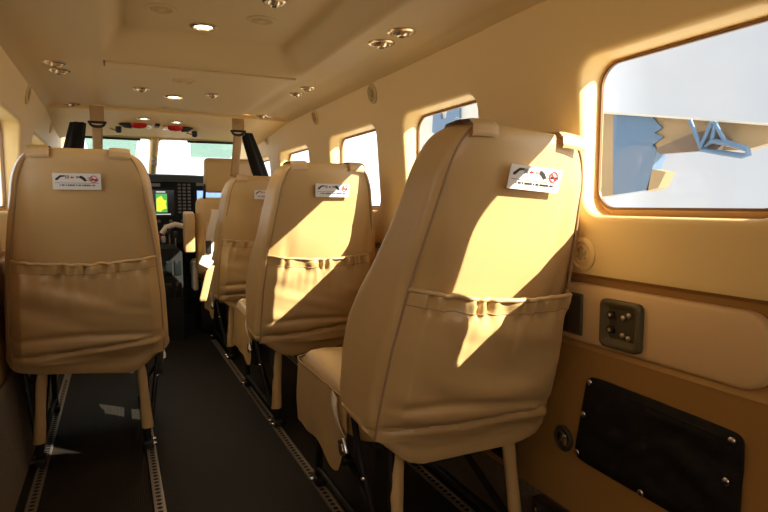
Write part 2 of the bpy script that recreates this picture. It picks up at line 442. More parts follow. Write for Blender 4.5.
def build_back(seed, sd):
    b = MB(); NT = 96; zs = [0.315 + (0.985 - 0.315) * j / 46 for j in range(47)]
    zs += [0.985 + (ZT - 0.985) * math.sin(PI / 2 * j / 16) for j in range(1, 17)]
    V = []; F = []
    for z in zs:
        pin = 0.020 * (1 - math.sqrt(max(0, 1 - ((z - 1.07) / (ZT - 1.07)) ** 2))) if z > 1.07 else 0
        hem = 0.006 * (1 - sstep(0.330, 0.345, z)) - 0.008 * (1 - sstep(0.315, 0.327, z))
        for k in range(NT):
            th = 2 * PI * (k + .5) / NT
            x, y = sec(z, th, pinch=pin, grow=hem * .5)
            if math.sin(th) < 0.1: y += wrinkle(x, z, seed) * min(1, abs(math.sin(th)) * 2)
            else:
                x += noise.noise(Vector((y * 9, z * 6, seed + 5))) * 0.004
            # the hem dips at one corner and rises towards the other side
            ax_ = sd * x; low_ = 1 - sstep(0.315, 0.43, z)
            lift = 0.045 * sstep(0.14, 0.25, ax_) + 0.012 * sstep(0.12, 0.25, -ax_) - 0.024 * math.exp(-((ax_ - 0.10) / 0.10) ** 2)
            if math.sin(th) > -0.95: lift = lift * (1 - sstep(-0.95, 0.0, math.sin(th))) + 0.075 * sstep(-0.95, 0.2, math.sin(th))
            V.append((x, y, z + (lift + 0.017) * low_))
    for j in range(len(zs) - 1):
        for k in range(NT): F.append((j * NT + k, j * NT + (k + 1) % NT, (j + 1) * NT + (k + 1) % NT, (j + 1) * NT + k))
    n = len(zs) - 1
    F.append(tuple(n * NT + k for k in range(NT))); F.append(tuple(range(NT - 1, -1, -1)))
    b.add(V, F, M['leather']); return b
def seam_point(side, z, off=0.001):
    th = math.radians(225 if side < 0 else 315)
    x, y = sec(z, th, grow=off, pinch=0.020 * (1 - math.sqrt(max(0, 1 - ((z - 1.07) / (ZT - 1.07)) ** 2))) if z > 1.07 else 0); return (x, y, z)
def build_piping(seed):
    b = MB()
    zs = [0.378 + (1.06 - 0.378) * j / 40 for j in range(41)] + [1.06 + (1.10 - 1.06) * j / 6 for j in range(1, 7)]
    Lp = [seam_point(-1, z) for z in zs]; Rp = [seam_point(1, z) for z in zs][::-1]
    a, c = Lp[-1], Rp[0]
    top = [(a[0] + (c[0] - a[0]) * t, a[1] - 0.002, a[2] + 0.004 * math.sin(PI * t)) for t in (.1, .3, .5, .7, .9)]
    b.tube(Lp + top + Rp, 0.0034, M['leather_seam'], n=6); return b
def build_pocket(seed):
    b = MB(); NU, NV = 110, 46
    z0, z1 = 0.375, 0.742
    def fn(u, v):
        z = z0 + (z1 - z0) * v
        x = (u - .5) * 2 * 0.917 * hw(z)
        kk = 1 - kin(z)
        th0 = math.acos(max(-1, min(1, math.copysign(abs(x / hw(z)) ** 4, x))))
        _, y = sec(z, -th0)
        e = min(1, (0.5 - abs(u - .5)) * 14)
        top = sstep(0.90, 0.97, v)
        puff = 0.012 + 0.018 * sstep(0, .2, v) * (1 - 0.55 * sstep(.75, 1, v))
        g = math.sin(u * 58 + 9 * noise.noise(Vector((u * 5, seed, 0)))) * (0.0075 + 0.008 * noise.noise(Vector((u * 9, seed, 4)))) * (sstep(0.84, 0.93, v) * (1 - 0.6 * sstep(.975, 1, v)))
        g += noise.noise(Vector((u * 17, v * 1.6, seed))) * 0.009 * sstep(0.5, 0.92, v) * (1 - sstep(.93, 1, v))
        fold = noise.noise(Vector((u * 1.8 + 1.6 * v + seed, v * 4.6 - 1.2 * abs(u - .5), seed * 3))) * 0.026 * (1 - 0.6 * v)
        fold += noise.noise(Vector((u * 3.2 + seed, v * 9.0 + 2.5 * u, seed * 2))) * 0.007 * (1 - sstep(.6, .9, v))
        crease = -0.020 * math.exp(-((v - 0.13 - 0.10 * (u - .5)) / 0.022) ** 2) - 0.012 * math.exp(-((v - 0.24 - 0.04 * math.sin(u * 4)) / 0.03) ** 2)
        y -= e * (puff + fold * 0.8 + g + crease) + 0.003 + 0.004 * top * e
        sag = -0.016 * math.sin(PI * u) * v
        return (x * kk, y, z + sag + 0.004 * noise.noise(Vector((u * 16, seed, 7))) * v * v * e)
    b.grid(fn, NU, NV, M['leather'])
    edge = [fn(u / NU, 1.0) for u in range(NU + 1)]
    b.tube([(x, y + 0.002, z) for x, y, z in edge], 0.006, M['leather'], n=6)
    st = [fn(u / NU, 0.905) for u in range(NU + 1)]
    b.tube([(x, y - 0.0008, z) for x, y, z in st], 0.0013, M['leather_seam'], n=4)
    return b
def build_tab(x0, x1):
    """folded strap over the top edge of the back"""
    b = MB()
    def fn(u, v):
        x = x0 + (x1 - x0) * u
        ya = yaft(1.07) - 0.018; d = dp(1.1) + 0.014
        path = [(ya - 0.004, 1.078), (ya - 0.007, 1.085), (ya - 0.003, 1.104), (ya + 0.012, 1.116), (ya + d * .5, 1.119), (ya + d - 0.012, 1.115), (ya + d + 0.004, 1.09), (ya + d + 0.006, 1.05)]
        t = v * (len(path) - 1); i = min(int(t), len(path) - 2); f = t - i
        y = path[i][0] + (path[i + 1][0] - path[i][0]) * f; z = path[i][1] + (path[i + 1][1] - path[i][1]) * f
        drop = 0.10 * max(0, abs(x) - 0.10) ** 1.2 if v < .98 else 0
        e = 0.0015 * (1 - (2 * u - 1) ** 4)
        return (x, y - (e if v < .4 else 0), z - drop + e)
    b.grid(fn, 8, 28, M['leather_light']); return b
def build_cushion(seed):
    b = MB(); NT = 72
    # rounded cushion: superellipse in plan swept through height
    lev = [(0.335, 0.97), (0.345, 1.0), (0.38, 1.0), (0.455, 1.0), (0.490, 0.985), (0.508, 0.95), (0.517, 0.90), (0.521, 0.8), (0.523, 0.55), (0.523, 0.2)]
    V = []; F = []; cy0 = 0.375
    for z, k in lev:
        for i in range(NT):
            th = 2 * PI * i / NT; c, s_ = math.cos(th), math.sin(th)
            X = math.copysign(abs(c) ** .33, c); Y = math.copysign(abs(s_) ** .33, s_)
            x = 0.235 * X * (k if k > .9 else k); y = cy0 + 0.290 * Y * k
            zz = z + (0.018 * sstep(.3, .65, y) - 0.010 * math.exp(-(x / .1) ** 2) if z > .45 else 0) - 0.03 * sstep(0.57, 0.67, y) * (1 if z > .48 else 0)
            V.append((x, y, zz - 0.065 * sstep(0.40, 0.50, z)))
    n = len(lev)
    for j in range(n - 1):
        for i in range(NT): F.append((j * NT + i, j * NT + (i + 1) % NT, (j + 1) * NT + (i + 1) % NT, (j + 1) * NT + i))
    F.append(tuple((n - 1) * NT + i for i in range(NT))); F.append(tuple(range(NT - 1, -1, -1)))
    b.add(V, F, M['leather'])
    return b
def build_skirt(seed):
    """loose leather skirt around front and sides of the cushion, dipping in points"""
    b = MB(); pts = []
    x0, y0, y1 = 0.236, 0.17, 0.666
    path = [(-x0, y0), (-x0, .30), (-x0, .46), (-x0, .60), (-x0 + .012, .648), (-x0 + .05, y1), (-.08, y1 + .004), (.08, y1 + .004), (x0 - .05, y1), (x0 - .012, .648), (x0, .60), (x0, .46), (x0, .30), (x0, y0)]
    P = [Vector((*p, 0)) for p in path]
    L = [0]
    for a, c in zip(P, P[1:]): L.append(L[-1] + (c - a).length)
    def at(t):
        d = t * L[-1]
        for i in range(len(P) - 1):
            if d <= L[i + 1] + 1e-9:
                f = (d - L[i]) / (L[i + 1] - L[i]); return P[i].lerp(P[i + 1], f)
        return P[-1]
    def fn(u, v):
        p = at(u); yy = p.y
        bot = 0.235
        if abs(p.x) > 0.23: bot = 0.235 - 0.025 * math.exp(-((yy - 0.27) / 0.06) ** 2) + 0.10 * (1 - sstep(0.17, 0.24, yy))
        z = 0.432 + (bot - 0.432) * v
        r = noise.noise(Vector((u * 14, v * 2, seed))) * 0.012 * v
        n = Vector((p.x, (p.y - .4) * .6, 0)).normalized()
        q = p + n * (0.002 + r + 0.006 * v)
        return (q.x, q.y, z)
    b.grid(fn, 90, 12, M['leather'])
    b.tube([fn(u / 90, 0.0) for u in range(91)], 0.003, M['leather_seam'], n=5)
    return b
def build_placard(dx):
    b = MB(); w, h = 0.140, 0.053
    b.box((-w / 2, -0.0015, -h / 2), (w / 2, 0.0015, h / 2), M['white'])
    y = -0.0022
    def quad(p, m):
        b.add([(x, y, z) for x, z in p], [tuple(range(len(p)))], m, flat=True)
    # two belt halves with an arrow between them
    quad([(-.062, .004), (-.056, .004), (-.046, .014), (-.034, .016), (-.034, .020), (-.048, .020), (-.062, .009)], M['ink'])
    for i in range(3): quad([(-.033 + i * .004, .009), (-.031 + i * .004, .009), (-.031 + i * .004, .020), (-.033 + i * .004, .020)], M['ink'])
    quad([(-.020, .0135), (-.014, .0175), (-.014, .0155), (-.008, .0155), (-.008, .0115), (-.014, .0115), (-.014, .0095)], M['red'])
    quad([(-.003, .011), (.008, .011), (.008, .018), (-.003, .018)], M['grey'])
    quad([(.008, .012), (.014, .008), (.022, .000), (.029, .004), (.022, .014), (.012, .020), (.008, .018)], M['ink'])
    # cigarette with a red ring and bar across
    quad([(.040, .004), (.062, .004), (.062, .009), (.040, .009)], M['ink'])
    quad([(.030, .004), (.040, .004), (.040, .007), (.030, .007)], M['grey'])
    for k in range(5): quad([(.030 + k * .003, .010 + .002 * (k % 2)), (.033 + k * .003, .010 + .002 * ((k + 1) % 2)), (.033 + k * .003, .013 + .002 * ((k + 1) % 2)), (.030 + k * .003, .013 + .002 * (k % 2))], M['grey'])
    N = 20
    for k in range(N):
        a0, a1 = 2 * PI * k / N, 2 * PI * (k + 1) / N
        c = (.048, .0085); r0, r1 = .0095, .0120
        b.add([(c[0] + r * math.cos(a), y - .0003, c[1] + r * math.sin(a)) for r, a in ((r0, a0), (r1, a0), (r1, a1), (r0, a1))], [(0, 1, 2, 3)], M['red'], flat=True)
    b.add([(.0395, y - .0003, .0152), (.0415, y - .0003, .017), (.0565, y - .0003, .0018), (.0545, y - .0003, .000)], [(0, 1, 2, 3)], M['red'], flat=True)
    quad([(-.064, -.0055), (.064, -.0055), (.064, -.0040), (-.064, -.0040)], M['grey'])
    rnd = random.Random(3); x = -.050      # unreadable fine print
    while x < .050:
        w_ = rnd.choice((.002, .003, .0035)); quad([(x, -.0145), (x + w_, -.0145), (x + w_, -.0095), (x, -.0095)], M['ink']); x += w_ + rnd.choice((.0012, .0012, .0035))
    return b
def place_on_back(z, dx, off):
    x, y = dx, yaft(z) - 0.022 * (1 - (dx / hw(z)) ** 2) - off
    return Matrix.Translation((dx, y, z)) @ Matrix.Rotation(math.atan(0.2), 4, 'X')

def build_seat(name, label, loc, seed, placard_dx, rot=(0, 0, 0), lean=0.0):
    r = thing(name, label, 'aircraft seat', loc, 'tan leather cabin seats', rot)
    build_back(seed, -1 if loc[0] > 0 else 1).obj('backrest', parent=r, angle=60)
    build_piping(seed).obj('piping', parent=r)
    pk = build_pocket(seed).obj('seat_pocket', parent=r, angle=80)
    build_tab(-0.152, -0.088).obj('top_strap', parent=r); build_tab(0.086, 0.150).obj('top_strap', parent=r)
    pl = build_placard(0).obj('placard', parent=r); pl.matrix_local = place_on_back(1.003, placard_dx, 0.010)
    pl['label'] = 'white safety placard with belt and no smoking symbols'
    cu = build_cushion(seed).obj('seat_cushion', parent=r, angle=70)
    build_skirt(seed).obj('cushion_skirt', parent=r, angle=80)
    for s in (-1, 1):
        x = s * 0.178
        # tan sleeve over the rear leg
        b = MB()
        def fn(u, v, x=x, s=s):
            th = 2 * PI * u; z = 0.345 - 0.262 * v
            w = 0.021 - 0.003 * math.sin(PI * v) + 0.002 * noise.noise(Vector((u * 3, v * 7, seed + s)))
            return (x - s * 0.015 * (1 - v) + w * math.cos(th), 0.035 + 0.015 * math.sin(th) - 0.028 * v, z)
        b.grid(fn, 20, 24, M['leather'], closeu=True)
        b.obj('leg_sleeve', parent=r)
        b = MB()
        b.tube([(x, 0.04, 0.36), (x, 0.01, 0.10), (x, 0.005, 0.02)], 0.012, M['black'], n=10)
        b.box((x - 0.018, -0.025, 0.009), (x + 0.018, 0.04, 0.035), M['black'], bev=0.004)
        for dy in (-0.016, 0.03):
            b.lathe([(0.007, 0), (0.007, 0.010), (0.004, 0.013)], M['steel'], T=frame((x + s * 0.018, dy, 0.024), (s, 0, 0)), n=10)
        b.obj('leg', parent=r)
        b = MB()
        b.tube([(x, 0.56, 0.34), (x, 0.585, 0.10), (x, 0.59, 0.02)], 0.012, M['black'], n=10)
        b.box((x - 0.018, 0.56, 0.009), (x + 0.018, 0.62, 0.035), M['black'], bev=0.004)
        b.lathe([(0.007, 0), (0.007, 0.010), (0.004, 0.013)], M['steel'], T=frame((x + s * 0.018, 0.59, 0.024), (s, 0, 0)), n=10)
        b.obj('leg', parent=r)
        b = MB()
        b.tube([(x, 0.02, 0.060), (x, 0.58, 0.060)], 0.010, M['black'], n=8)
        b.tube([(x, 0.02, 0.075), (x, 0.30, 0.20), (x, 0.56, 0.335)], 0.011, M['black'], n=8)
        b.tube([(x, 0.05, 0.345), (x, 0.60, 0.335)], 0.013, M['black'], n=8)
        b.box((x - 0.004, 0.02, 0.24), (x + 0.004, 0.12, 0.40), M['black'], bev=0.002)
        b.lathe([(0.006, 0), (0.006, 0.006), (0.003, 0.008)], M['steel'], T=frame((x + s * 0.008, 0.30, 0.205), (s, 0, 0)), n=10)
        b.obj('side_frame', parent=r)
    for s in (-1, 1):
        b = MB(); b.tube([(s * 0.238, 0.13, 0.42), (s * 0.225, 0.12, 0.30), (s * 0.192, 0.05, 0.075)], 0.009, M['black'], n=8); b.tube([(s * 0.225, 0.12, 0.30), (s * 0.200, 0.30, 0.20)], 0.006, M['black'], n=8)
        b.lathe([(0.006, 0), (0.006, 0.006), (0.003, 0.008)], M['steel'], T=frame((s * 0.222, 0.105, 0.25), (s * .3, -1, 0), (0, 0, 1)), n=10); b.obj('recline_strut', parent=r)
    b = MB()
    b.tube([(-0.178, 0.05, 0.345), (0.178, 0.05, 0.345)], 0.011, M['black'], n=8)
    b.tube([(-0.178, 0.58, 0.335), (0.178, 0.58, 0.335)], 0.011, M['black'], n=8)
    b.box((-0.20, 0.08, 0.325), (0.20, 0.62, 0.338), M['black'], bev=0.003)
    b.obj('seat_pan', parent=r)
    # lap belt on the aisle side
    sd = -1 if loc[0] > 0 else 1
    b = MB()
    def belt(u, v):
        t = v; x = sd * (0.245 + 0.012 * math.sin(PI * t)); y = 0.245 - 0.075 * t + (u - .5) * 0.040; z = 0.430 - 0.095 * t + (u - .5) * 0.012
        return (x, y, z)
    b.grid(belt, 4, 14, M['cream_web'])
    be = b.obj('seat_belt', parent=r); be['label'] = 'cream lap belt webbing'
    sm = be.modifiers.new('t', 'SOLIDIFY'); sm.thickness = 0.0022
    b = MB(); T = frame((sd * 0.252, 0.165, 0.325), (sd, 0, 0), (0, -0.5, -1))
    b.box((-0.012, -0.022, -0.005), (0.030, 0.022, 0.007), M['steel'], T=T, bev=0.004)
    b.box((0.002, -0.014, 0.006), (0.022, 0.014, 0.010), M['steel'], T=T, bev=0.002)
    bk = b.obj('buckle', parent=be); bk['label'] = 'chrome belt buckle'
    if lean:
        A = Matrix.Translation((0, 0, .33)) @ Matrix.Rotation(lean, 4, 'Y') @ Matrix.Translation((0, 0, -.33))
        for c in r.children:
            if c.name.split('.')[0] in ('backrest', 'piping', 'seat_pocket', 'top_strap', 'placard'): c.matrix_basis = A @ c.matrix_basis
    return r

build_seat('passenger_seat', 'left tan leather seat standing alone on the left side of the aisle', (-0.430, 2.30, 0), 1.3, -0.012)
build_seat('passenger_seat', 'big tan leather seat under the large window, nearest of the right row', (0.425, 1.17, 0), 4.1, 0.020, (0, 0, 0), math.radians(4.4)).scale = (1, 1, 0.985)
build_seat('passenger_seat', 'tan leather seat with a diagonal sunlit band across its back, second of the right row', (0.425, 2.30, 0), 7.7, 0.015).scale = (1, 1, 0.98)
build_seat('passenger_seat', 'shaded tan leather seat directly behind the raised headrest, third of the right row', (0.440, 3.45, 0), 11.2, 0.015).scale = (1, 1, 0.98)

# ------------------------------------------------------------------ cockpit seat
cs = thing('cockpit_seat', 'front cockpit seat with a separate raised headrest and upright folded armrest', 'aircraft seat', (0.385, 4.25, 0.015))
def rb(a, bb, m, name, bev=0.02, T=None, parent=cs):
    b = MB(); b.box(a, bb, m, bev=bev); o = b.obj(name, parent=parent)
    if T: o.matrix_local = T
    return o
tilt = Matrix.Rotation(math.radians(9), 4, 'X')
b = MB()
b.box((-0.215, -0.02, 0.42), (0.215, 0.10, 0.965), M['leather'], bev=0.045, T=tilt)
b.box((-0.17, -0.034, 0.44), (0.17, 0.0, 0.80), M['leather'], bev=0.014, T=tilt)
b.obj('backrest', parent=cs)
b = MB(); b.box((-0.160, 0.0, 1.000), (0.170, 0.095, 1.235), M['leather'], bev=0.03, T=tilt); b.obj('headrest', parent=cs)
for x in (-0.165, 0.06):
    b = MB(); b.tube([tilt @ Vector((x, 0.02, 0.90)), tilt @ Vector((x + 0.01, 0.02, 1.06))], 0.010, M['black'], n=10); b.obj('headrest_post', parent=cs)
b = MB(); b.box((-0.215, 0.09, 0.36), (0.215, 0.40, 0.50), M['leather'], bev=0.04); b.obj('seat_cushion', parent=cs)
b = MB(); b.box((-0.300, -0.06, 0.60), (-0.232, 0.05, 0.870), M['leather'], bev=0.012, T=tilt); b.obj('armrest', parent=cs)
b = MB(); b.box((-0.19, 0.0, -0.010), (0.19, 0.40, 0.37), M['black'], bev=0.02); b.obj('seat_base', parent=cs)
b = MB(); b.box((-0.235, -0.01, 0.30), (-0.20, 0.12, 0.50), M['cream_web'], bev=0.012); b.obj('side_cover', parent=cs)
# belt webbing hanging behind the cockpit seat
sb = thing('seat_belt', 'tan seat belt webbing with a white buckle hanging beside the third right seat', 'seat belt', (0.128, 3.345, 0.60))
b = MB()
b.grid(lambda u, v: (-0.004 + 0.045 * u + 0.03 * v - 0.02 * (1 - v) + 0.004 * math.sin(v * 9), 0.004 * math.sin(v * 6), 0.02 + 0.28 * v), 4, 24, M['cream_web'])
o = b.obj('webbing', parent=sb); o.modifiers.new('t', 'SOLIDIFY').thickness = 0.003
b = MB(); b.box((-0.008, -0.012, 0.05), (0.022, 0.012, 0.125), M['black'], bev=0.005); b.obj('adjuster', parent=sb)
b = MB(); b.box((-0.045, -0.016, -0.03), (0.025, 0.014, 0.025), M['white'], bev=0.008, T=Matrix.Rotation(0.5, 4, 'Y')); b.obj('buckle', parent=sb)
b = MB(); b.grid(lambda u, v: (0.0 + 0.04 * u - 0.05 * v, 0.02, -0.02 - 0.20 * v), 4, 10, M['leather']); o = b.obj('loose_end', parent=sb); o.modifiers.new('t', 'SOLIDIFY').thickness = 0.003

# ------------------------------------------------------------------ cockpit
ip = thing('instrument_panel', 'dark instrument panel with lit screens below the windshield', 'instrument panel', (0, 4.66, 0))
b = MB(); b.box((-0.63, 0.0, 0.62), (0.63, 0.06, 1.10), M['panel'], bev=0.01); b.obj('panel_board', parent=ip)
b = MB()
b.grid(lambda u, v: ((u - .5) * 1.25, -0.05 + 0.22 * v, 1.145 + 0.012 * math.sin(PI * v) - 0.10 * abs(u - .5) ** 2), 24, 8, M['glare'])
b.grid(lambda u, v: ((u - .5) * 1.25, -0.05, 1.145 - 0.10 * abs(u - .5) ** 2 - 0.05 * v), 24, 2, M['glare'])
b.obj('glareshield', parent=ip)
def screen(x0, x1, z0, z1, kind):
    b = MB(); b.box((x0 - .022, -0.014, z0 - .02), (x1 + .022, 0.004, z1 + .02), M['panel'], bev=0.004)
    b.box((x0, -0.016, z0), (x1, -0.010, z1), M['scr_blk']); y = -0.0172
    def q(a, c, d, e, m): b.add([(a, y, d), (c, y, d), (c, y, e), (a, y, e)], [(0, 1, 2, 3)], m, flat=True)
    w, h = x1 - x0, z1 - z0
    if kind == 'map':
        q(x0 + .28 * w, x0 + .72 * w, z0 + .14 * h, z0 + .86 * h, M['scr_grn'])
        b.add([(x0 + (.30 + .40 * t[0]) * w, y - .0005, z0 + (.16 + .62 * t[1]) * h) for t in ((0, .05), (.4, 0), (.6, .15), (1, .2), (.9, .5), (1, .7), (.7, .75), (.5, 1), (.2, .9), (0, .8))], [tuple(range(10))], M['scr_yel'], flat=True)
        q(x0 + .30 * w, x0 + .66 * w, z0 + .90 * h, z0 + .95 * h, M['scr_wht']); q(x0 + .2 * w, x0 + .85 * w, z0 + .05 * h, z0 + .085 * h, M['scr_wht'])
        q(x0 + .03 * w, x0 + .12 * w, z0 + .40 * h, z0 + .46 * h, M['scr_wht'])
    else:
        q(x0 + .03 * w, x1 - .03 * w, z0 + .45 * h, z0 + .96 * h, M['scr_blue']); q(x0 + .03 * w, x1 - .03 * w, z0 + .08 * h, z0 + .45 * h, M['scr_grn'])
        for i in range(4): q(x0 + (.1 + .2 * i) * w, x0 + (.2 + .2 * i) * w, z0 + .82 * h, z0 + .9 * h, M['scr_wht'])
    o = b.obj('display_screen', parent=ip); o['label'] = 'screen with a yellow map' if kind == 'map' else 'screen with a blue and green picture'
screen(-0.105, 0.075, 0.84, 1.035, 'map'); screen(0.235, 0.46, 0.83, 1.04, 'pfd'); screen(-0.50, -0.26, 0.83, 1.04, 'pfd')
b = MB()
for x in (0.115, 0.150, 0.185):
    for k in range(9): b.box((x - .011, -0.012, 0.86 + k * 0.026), (x + .011, 0.0, 0.876 + k * 0.026), M['btn'], bev=0.002)
b.obj('radio_stack', parent=ip)
b = MB()
for k in range(9):
    b.lathe([(0.013, 0), (0.012, 0.016), (0.006, 0.02)], M['btn'], T=frame((-0.12 + 0.042 * k, 0.0, 0.80 - 0.035 * (k % 2)), (0, -1, 0), (1, 0, 0)), n=12)
b.obj('control_knob', parent=ip)
b = MB(); b.box((-0.10, -0.006, 1.06), (-0.02, 0.002, 1.085), M['grey'], bev=0.002); b.obj('nameplate', parent=ip)
b = MB(); b.box((0.24, -0.006, 1.07), (0.36, 0.002, 1.095), M['grey'], bev=0.002); b.obj('nameplate', parent=ip)

pd = thing('throttle_quadrant', 'centre console with black power levers between the cockpit seats', 'control console', (-0.02, 4.30, 0))
b = MB(); b.prism([(-0.088, 0.0), (0.088, 0.0), (0.088, 0.60), (0.07, 0.63), (-0.07, 0.63), (-0.088, 0.60)], -0.20, 0.34, M['panel']); b.obj('console', parent=pd)
b = MB()
b.tube([(-0.02, 0.05, 0.72), (0.01, 0.05, 0.765), (0.07, 0.05, 0.785), (0.13, 0.05, 0.77), (0.17, 0.05, 0.73), (0.185, 0.05, 0.66)], 0.020, M['cream_web'], n=10)
o = b.obj('arch_handle', parent=pd); o['label'] = 'cream arched handle'
for x, h, m in ((-0.055, 0.715, 'redgloss'), (-0.02, 0.70, 'scr_blue'), (0.02, 0.755, 'black'), (0.058, 0.73, 'black')):
    b = MB(); b.tube([(x, -0.06, 0.62), (x, -0.07, h - 0.03)], 0.006, M['steel'], n=8); b.box((x - .015, -0.095, h - .035), (x + .015, -0.045, h + .01), M['grey' if m == 'scr_blue' else m], bev=0.008)
    b.obj('lever', parent=pd)
b = MB()
for k in range(6): b.box((-0.085 + (k % 3) * 0.06, -0.206, 0.30 + (k // 3) * 0.15), (-0.040 + (k % 3) * 0.06, -0.198, 0.40 + (k // 3) * 0.15), M['scr_blk'], bev=0.003)
b.obj('switch_block', parent=pd)
# sun visors
def visor(x0, x1, label):
    v = thing('sun_visor', label, 'sun visor', (0, 0, 0), 'cockpit sun visors')
    def P(x, t): a = wsp(x, t); return (a[0], a[1] - 0.05, a[2] - 0.012)
    b = MB(); b.add([P(x0, .06), P(x1, .06), P(x1 - .01, .36), P(x0 + .02, .36)], [(0, 1, 2, 3)], M['visor']); o = b.obj('tinted_shield', parent=v); o.modifiers.new('t', 'SOLIDIFY').thickness = 0.004
    b = MB(); b.tube([P(x0 - .02, .045), P(x1 + .02, .045)], 0.008, M['black'], n=8); b.obj('visor_rod', parent=v)
visor(-0.50, -0.175, 'green tinted sun visor over the left half of the windshield')
visor(0.175, 0.50, 'green tinted sun visor over the right half of the windshield')
# compass on the post
b = MB()
T = frame((-0.056, 4.62, 1.262), (0, -1, 0), (1, 0, 0))
b.lathe([(0.018, -0.02), (0.020, 0.0), (0.014, 0.012)], M['grey'], T=T, n=14); b.tube([(-0.056, 4.64, 1.30), (-0.056, 4.62, 1.22)], 0.006, M['black'], n=6)
b.box((-0.071, 4.60, 1.215), (-0.041, 4.625, 1.240), M['grey'], bev=0.004)
tag(b.obj('compass'), 'small grey compass mounted on the windshield centre post', 'compass')

# red-lensed overhead map lights
def red_light(x, y, s, label):
    r = thing('warning_lamp', label, 'cockpit lamp', (x, y, oz(x, y)), 'red overhead cockpit lamps', (0, 0, 0.12 * s))
    b = MB(); b.lathe([(0.046, 0.006), (0.042, -0.012), (0.026, -0.024), (0.0, -0.028)], M['redgloss'], n=24, sx=1.15, sy=0.75); o = b.obj('red_lens', parent=r)
    b = MB(); b.tube([(s * 0.035, 0, -0.008), (s * 0.070, 0.0, -0.010), (s * 0.100, 0.005, -0.004)], [0.022, 0.017, 0.004], M['black'], n=10); b.obj('housing', parent=r)
    b = MB(); b.box((-s * 0.055 - .012, -0.02, -0.022), (-s * 0.055 + .012, 0.02, 0.004), M['steel'], bev=0.004); b.obj('clip', parent=r)
    r.scale = (1.1, 1.1, 1.1)
red_light(-0.185, 3.86, -1, 'red overhead lamp with black housing, left of the black slot')
red_light(0.030, 3.90, 1, 'red overhead lamp with black housing, right of the black slot')
b = MB(); b.box((-0.012, -0.05, -0.012), (0.012, 0.05, 0.006), M['black'], bev=0.003); o = b.obj('air_slot'); o.location = (-0.078, 3.87, oz(0, 3.87) - .003); tag(o, 'narrow black slot between the two red overhead lamps', 'vent slot')
for x, y, l in ((-0.295, 4.02, 'small black knob on the overhead, left of the red lamps'), (0.165, 4.06, 'small black knob on the overhead, right of the red lamps')):
    b = MB(); b.lathe([(0.018, 0.01), (0.018, -0.02), (0.012, -0.03)], M['black'], n=14); b.tube([(0, 0, -.02), (-.05, 0, -.004)], .006, M['bezel'], n=6)
    o = b.obj('overhead_knob'); o.location = (x, y, oz(x, y) - .008); tag(o, l, 'knob', 'black overhead knobs')

# shoulder belts hanging from the ceiling
def shoulder_belt(x, y, x1, label):
    r = thing('shoulder_belt', label, 'seat belt', (x, y, 1.435), 'shoulder belts hung from the ceiling')
    b = MB(); b.box((-0.034, -0.012, -0.070), (0.034, 0.010, 0.008), M['strap'], bev=0.004); b.obj('anchor_loop', parent=r)
    b = MB(); b.tube([(0.034 * math.cos(a), 0, -0.083 + 0.017 * math.sin(a)) for a in [2 * PI * k / 16 for k in range(16)]], 0.007, M['black'], n=8, closed=True)
    b.box((-0.045, -0.008, -0.083), (0.045, 0.008, -0.070), M['black'], bev=0.003); b.obj('belt_ring', parent=r)
    b = MB(); b.grid(lambda u, v: ((u - .5) * 0.05 + (x1 - x) * v, 0.25 * v, -0.09 - 0.24 * v), 4, 16, M['strap']); o = b.obj('webbing', parent=r); o.modifiers.new('t', 'SOLIDIFY').thickness = 0.003
shoulder_belt(-0.402, 3.43, -0.413, 'tan shoulder belt hanging from the ceiling above the left seat')
shoulder_belt(0.345, 3.50, 0.362, 'tan shoulder belt hanging from the ceiling above the raised headrest')
b = MB(); b.lathe([(0.012, 0), (0.012, 0.02)], M['steel'], T=Matrix.Translation((0.36, 3.80, 1.222)), n=12)
# dark curtains tied back at the cockpit
def curtain(x0, x1, y, label):
    b = MB()
    def fn(u, v):
        t = v; cx_ = x0 + (x1 - x0) * t; th = 2 * PI * u
        r = 0.042 * (1 + 0.16 * math.sin(th * 6)) * (0.85 + 0.3 * math.sin(PI * t))
        return (cx_ + r * math.cos(th), y + 1.1 * r * math.sin(th) + 0.03 * t, 1.375 - 0.55 * t)
    b.grid(fn, 48, 24, M['blackfab'], closeu=True)
    return tag(b.obj('curtain', angle=80), label, 'curtain', 'dark tied back curtains')
curtain(-0.50, -0.61, 3.62, 'dark tied back curtain beside the left cockpit window')
curtain(0.44, 0.625, 3.72, 'dark tied back curtain beside the right cockpit window')

# ------------------------------------------------------------------ ceiling fittings
def reading_light(x, y, label, lit=False, z=None, r=0.026, tilt=(0, 0, -1), name='reading_light', cat='reading light', group='small ceiling reading lights and air nozzles'):
    z = cz(x, y) if z is None else z
    o = thing(name, label, cat, (x, y, z), group)
    o.matrix_local = frame((x, y, z), tilt, (1, 0, 0))
    b = MB(); b.lathe([(r * 1.35, -0.006), (r * 1.35, 0.003), (r * 1.15, 0.007), (r * 0.95, 0.006), (r * 0.86, -0.001)], M['bezel'], n=28); b.obj('bezel', parent=o)
    b = MB()
    if lit: b.lathe([(r * 0.9, 0.0), (r * 0.6, 0.003), (0.0, 0.004)], M['lamp_on'], n=24); b.obj('lens', parent=o)
    else:
        b.lathe([(r * 0.9, -0.002), (r * 0.75, 0.010), (r * 0.45, 0.016), (r * 0.36, 0.012), (0.0, 0.010)], M['bezel'], n=24)
        b.add([(r * .3 * math.cos(a), r * .3 * math.sin(a), .0165) for a in [2 * PI * k / 12 for k in range(12)]], [tuple(range(12))], M['ink'], flat=True)
        b.obj('nozzle_ball', parent=o)
    return o
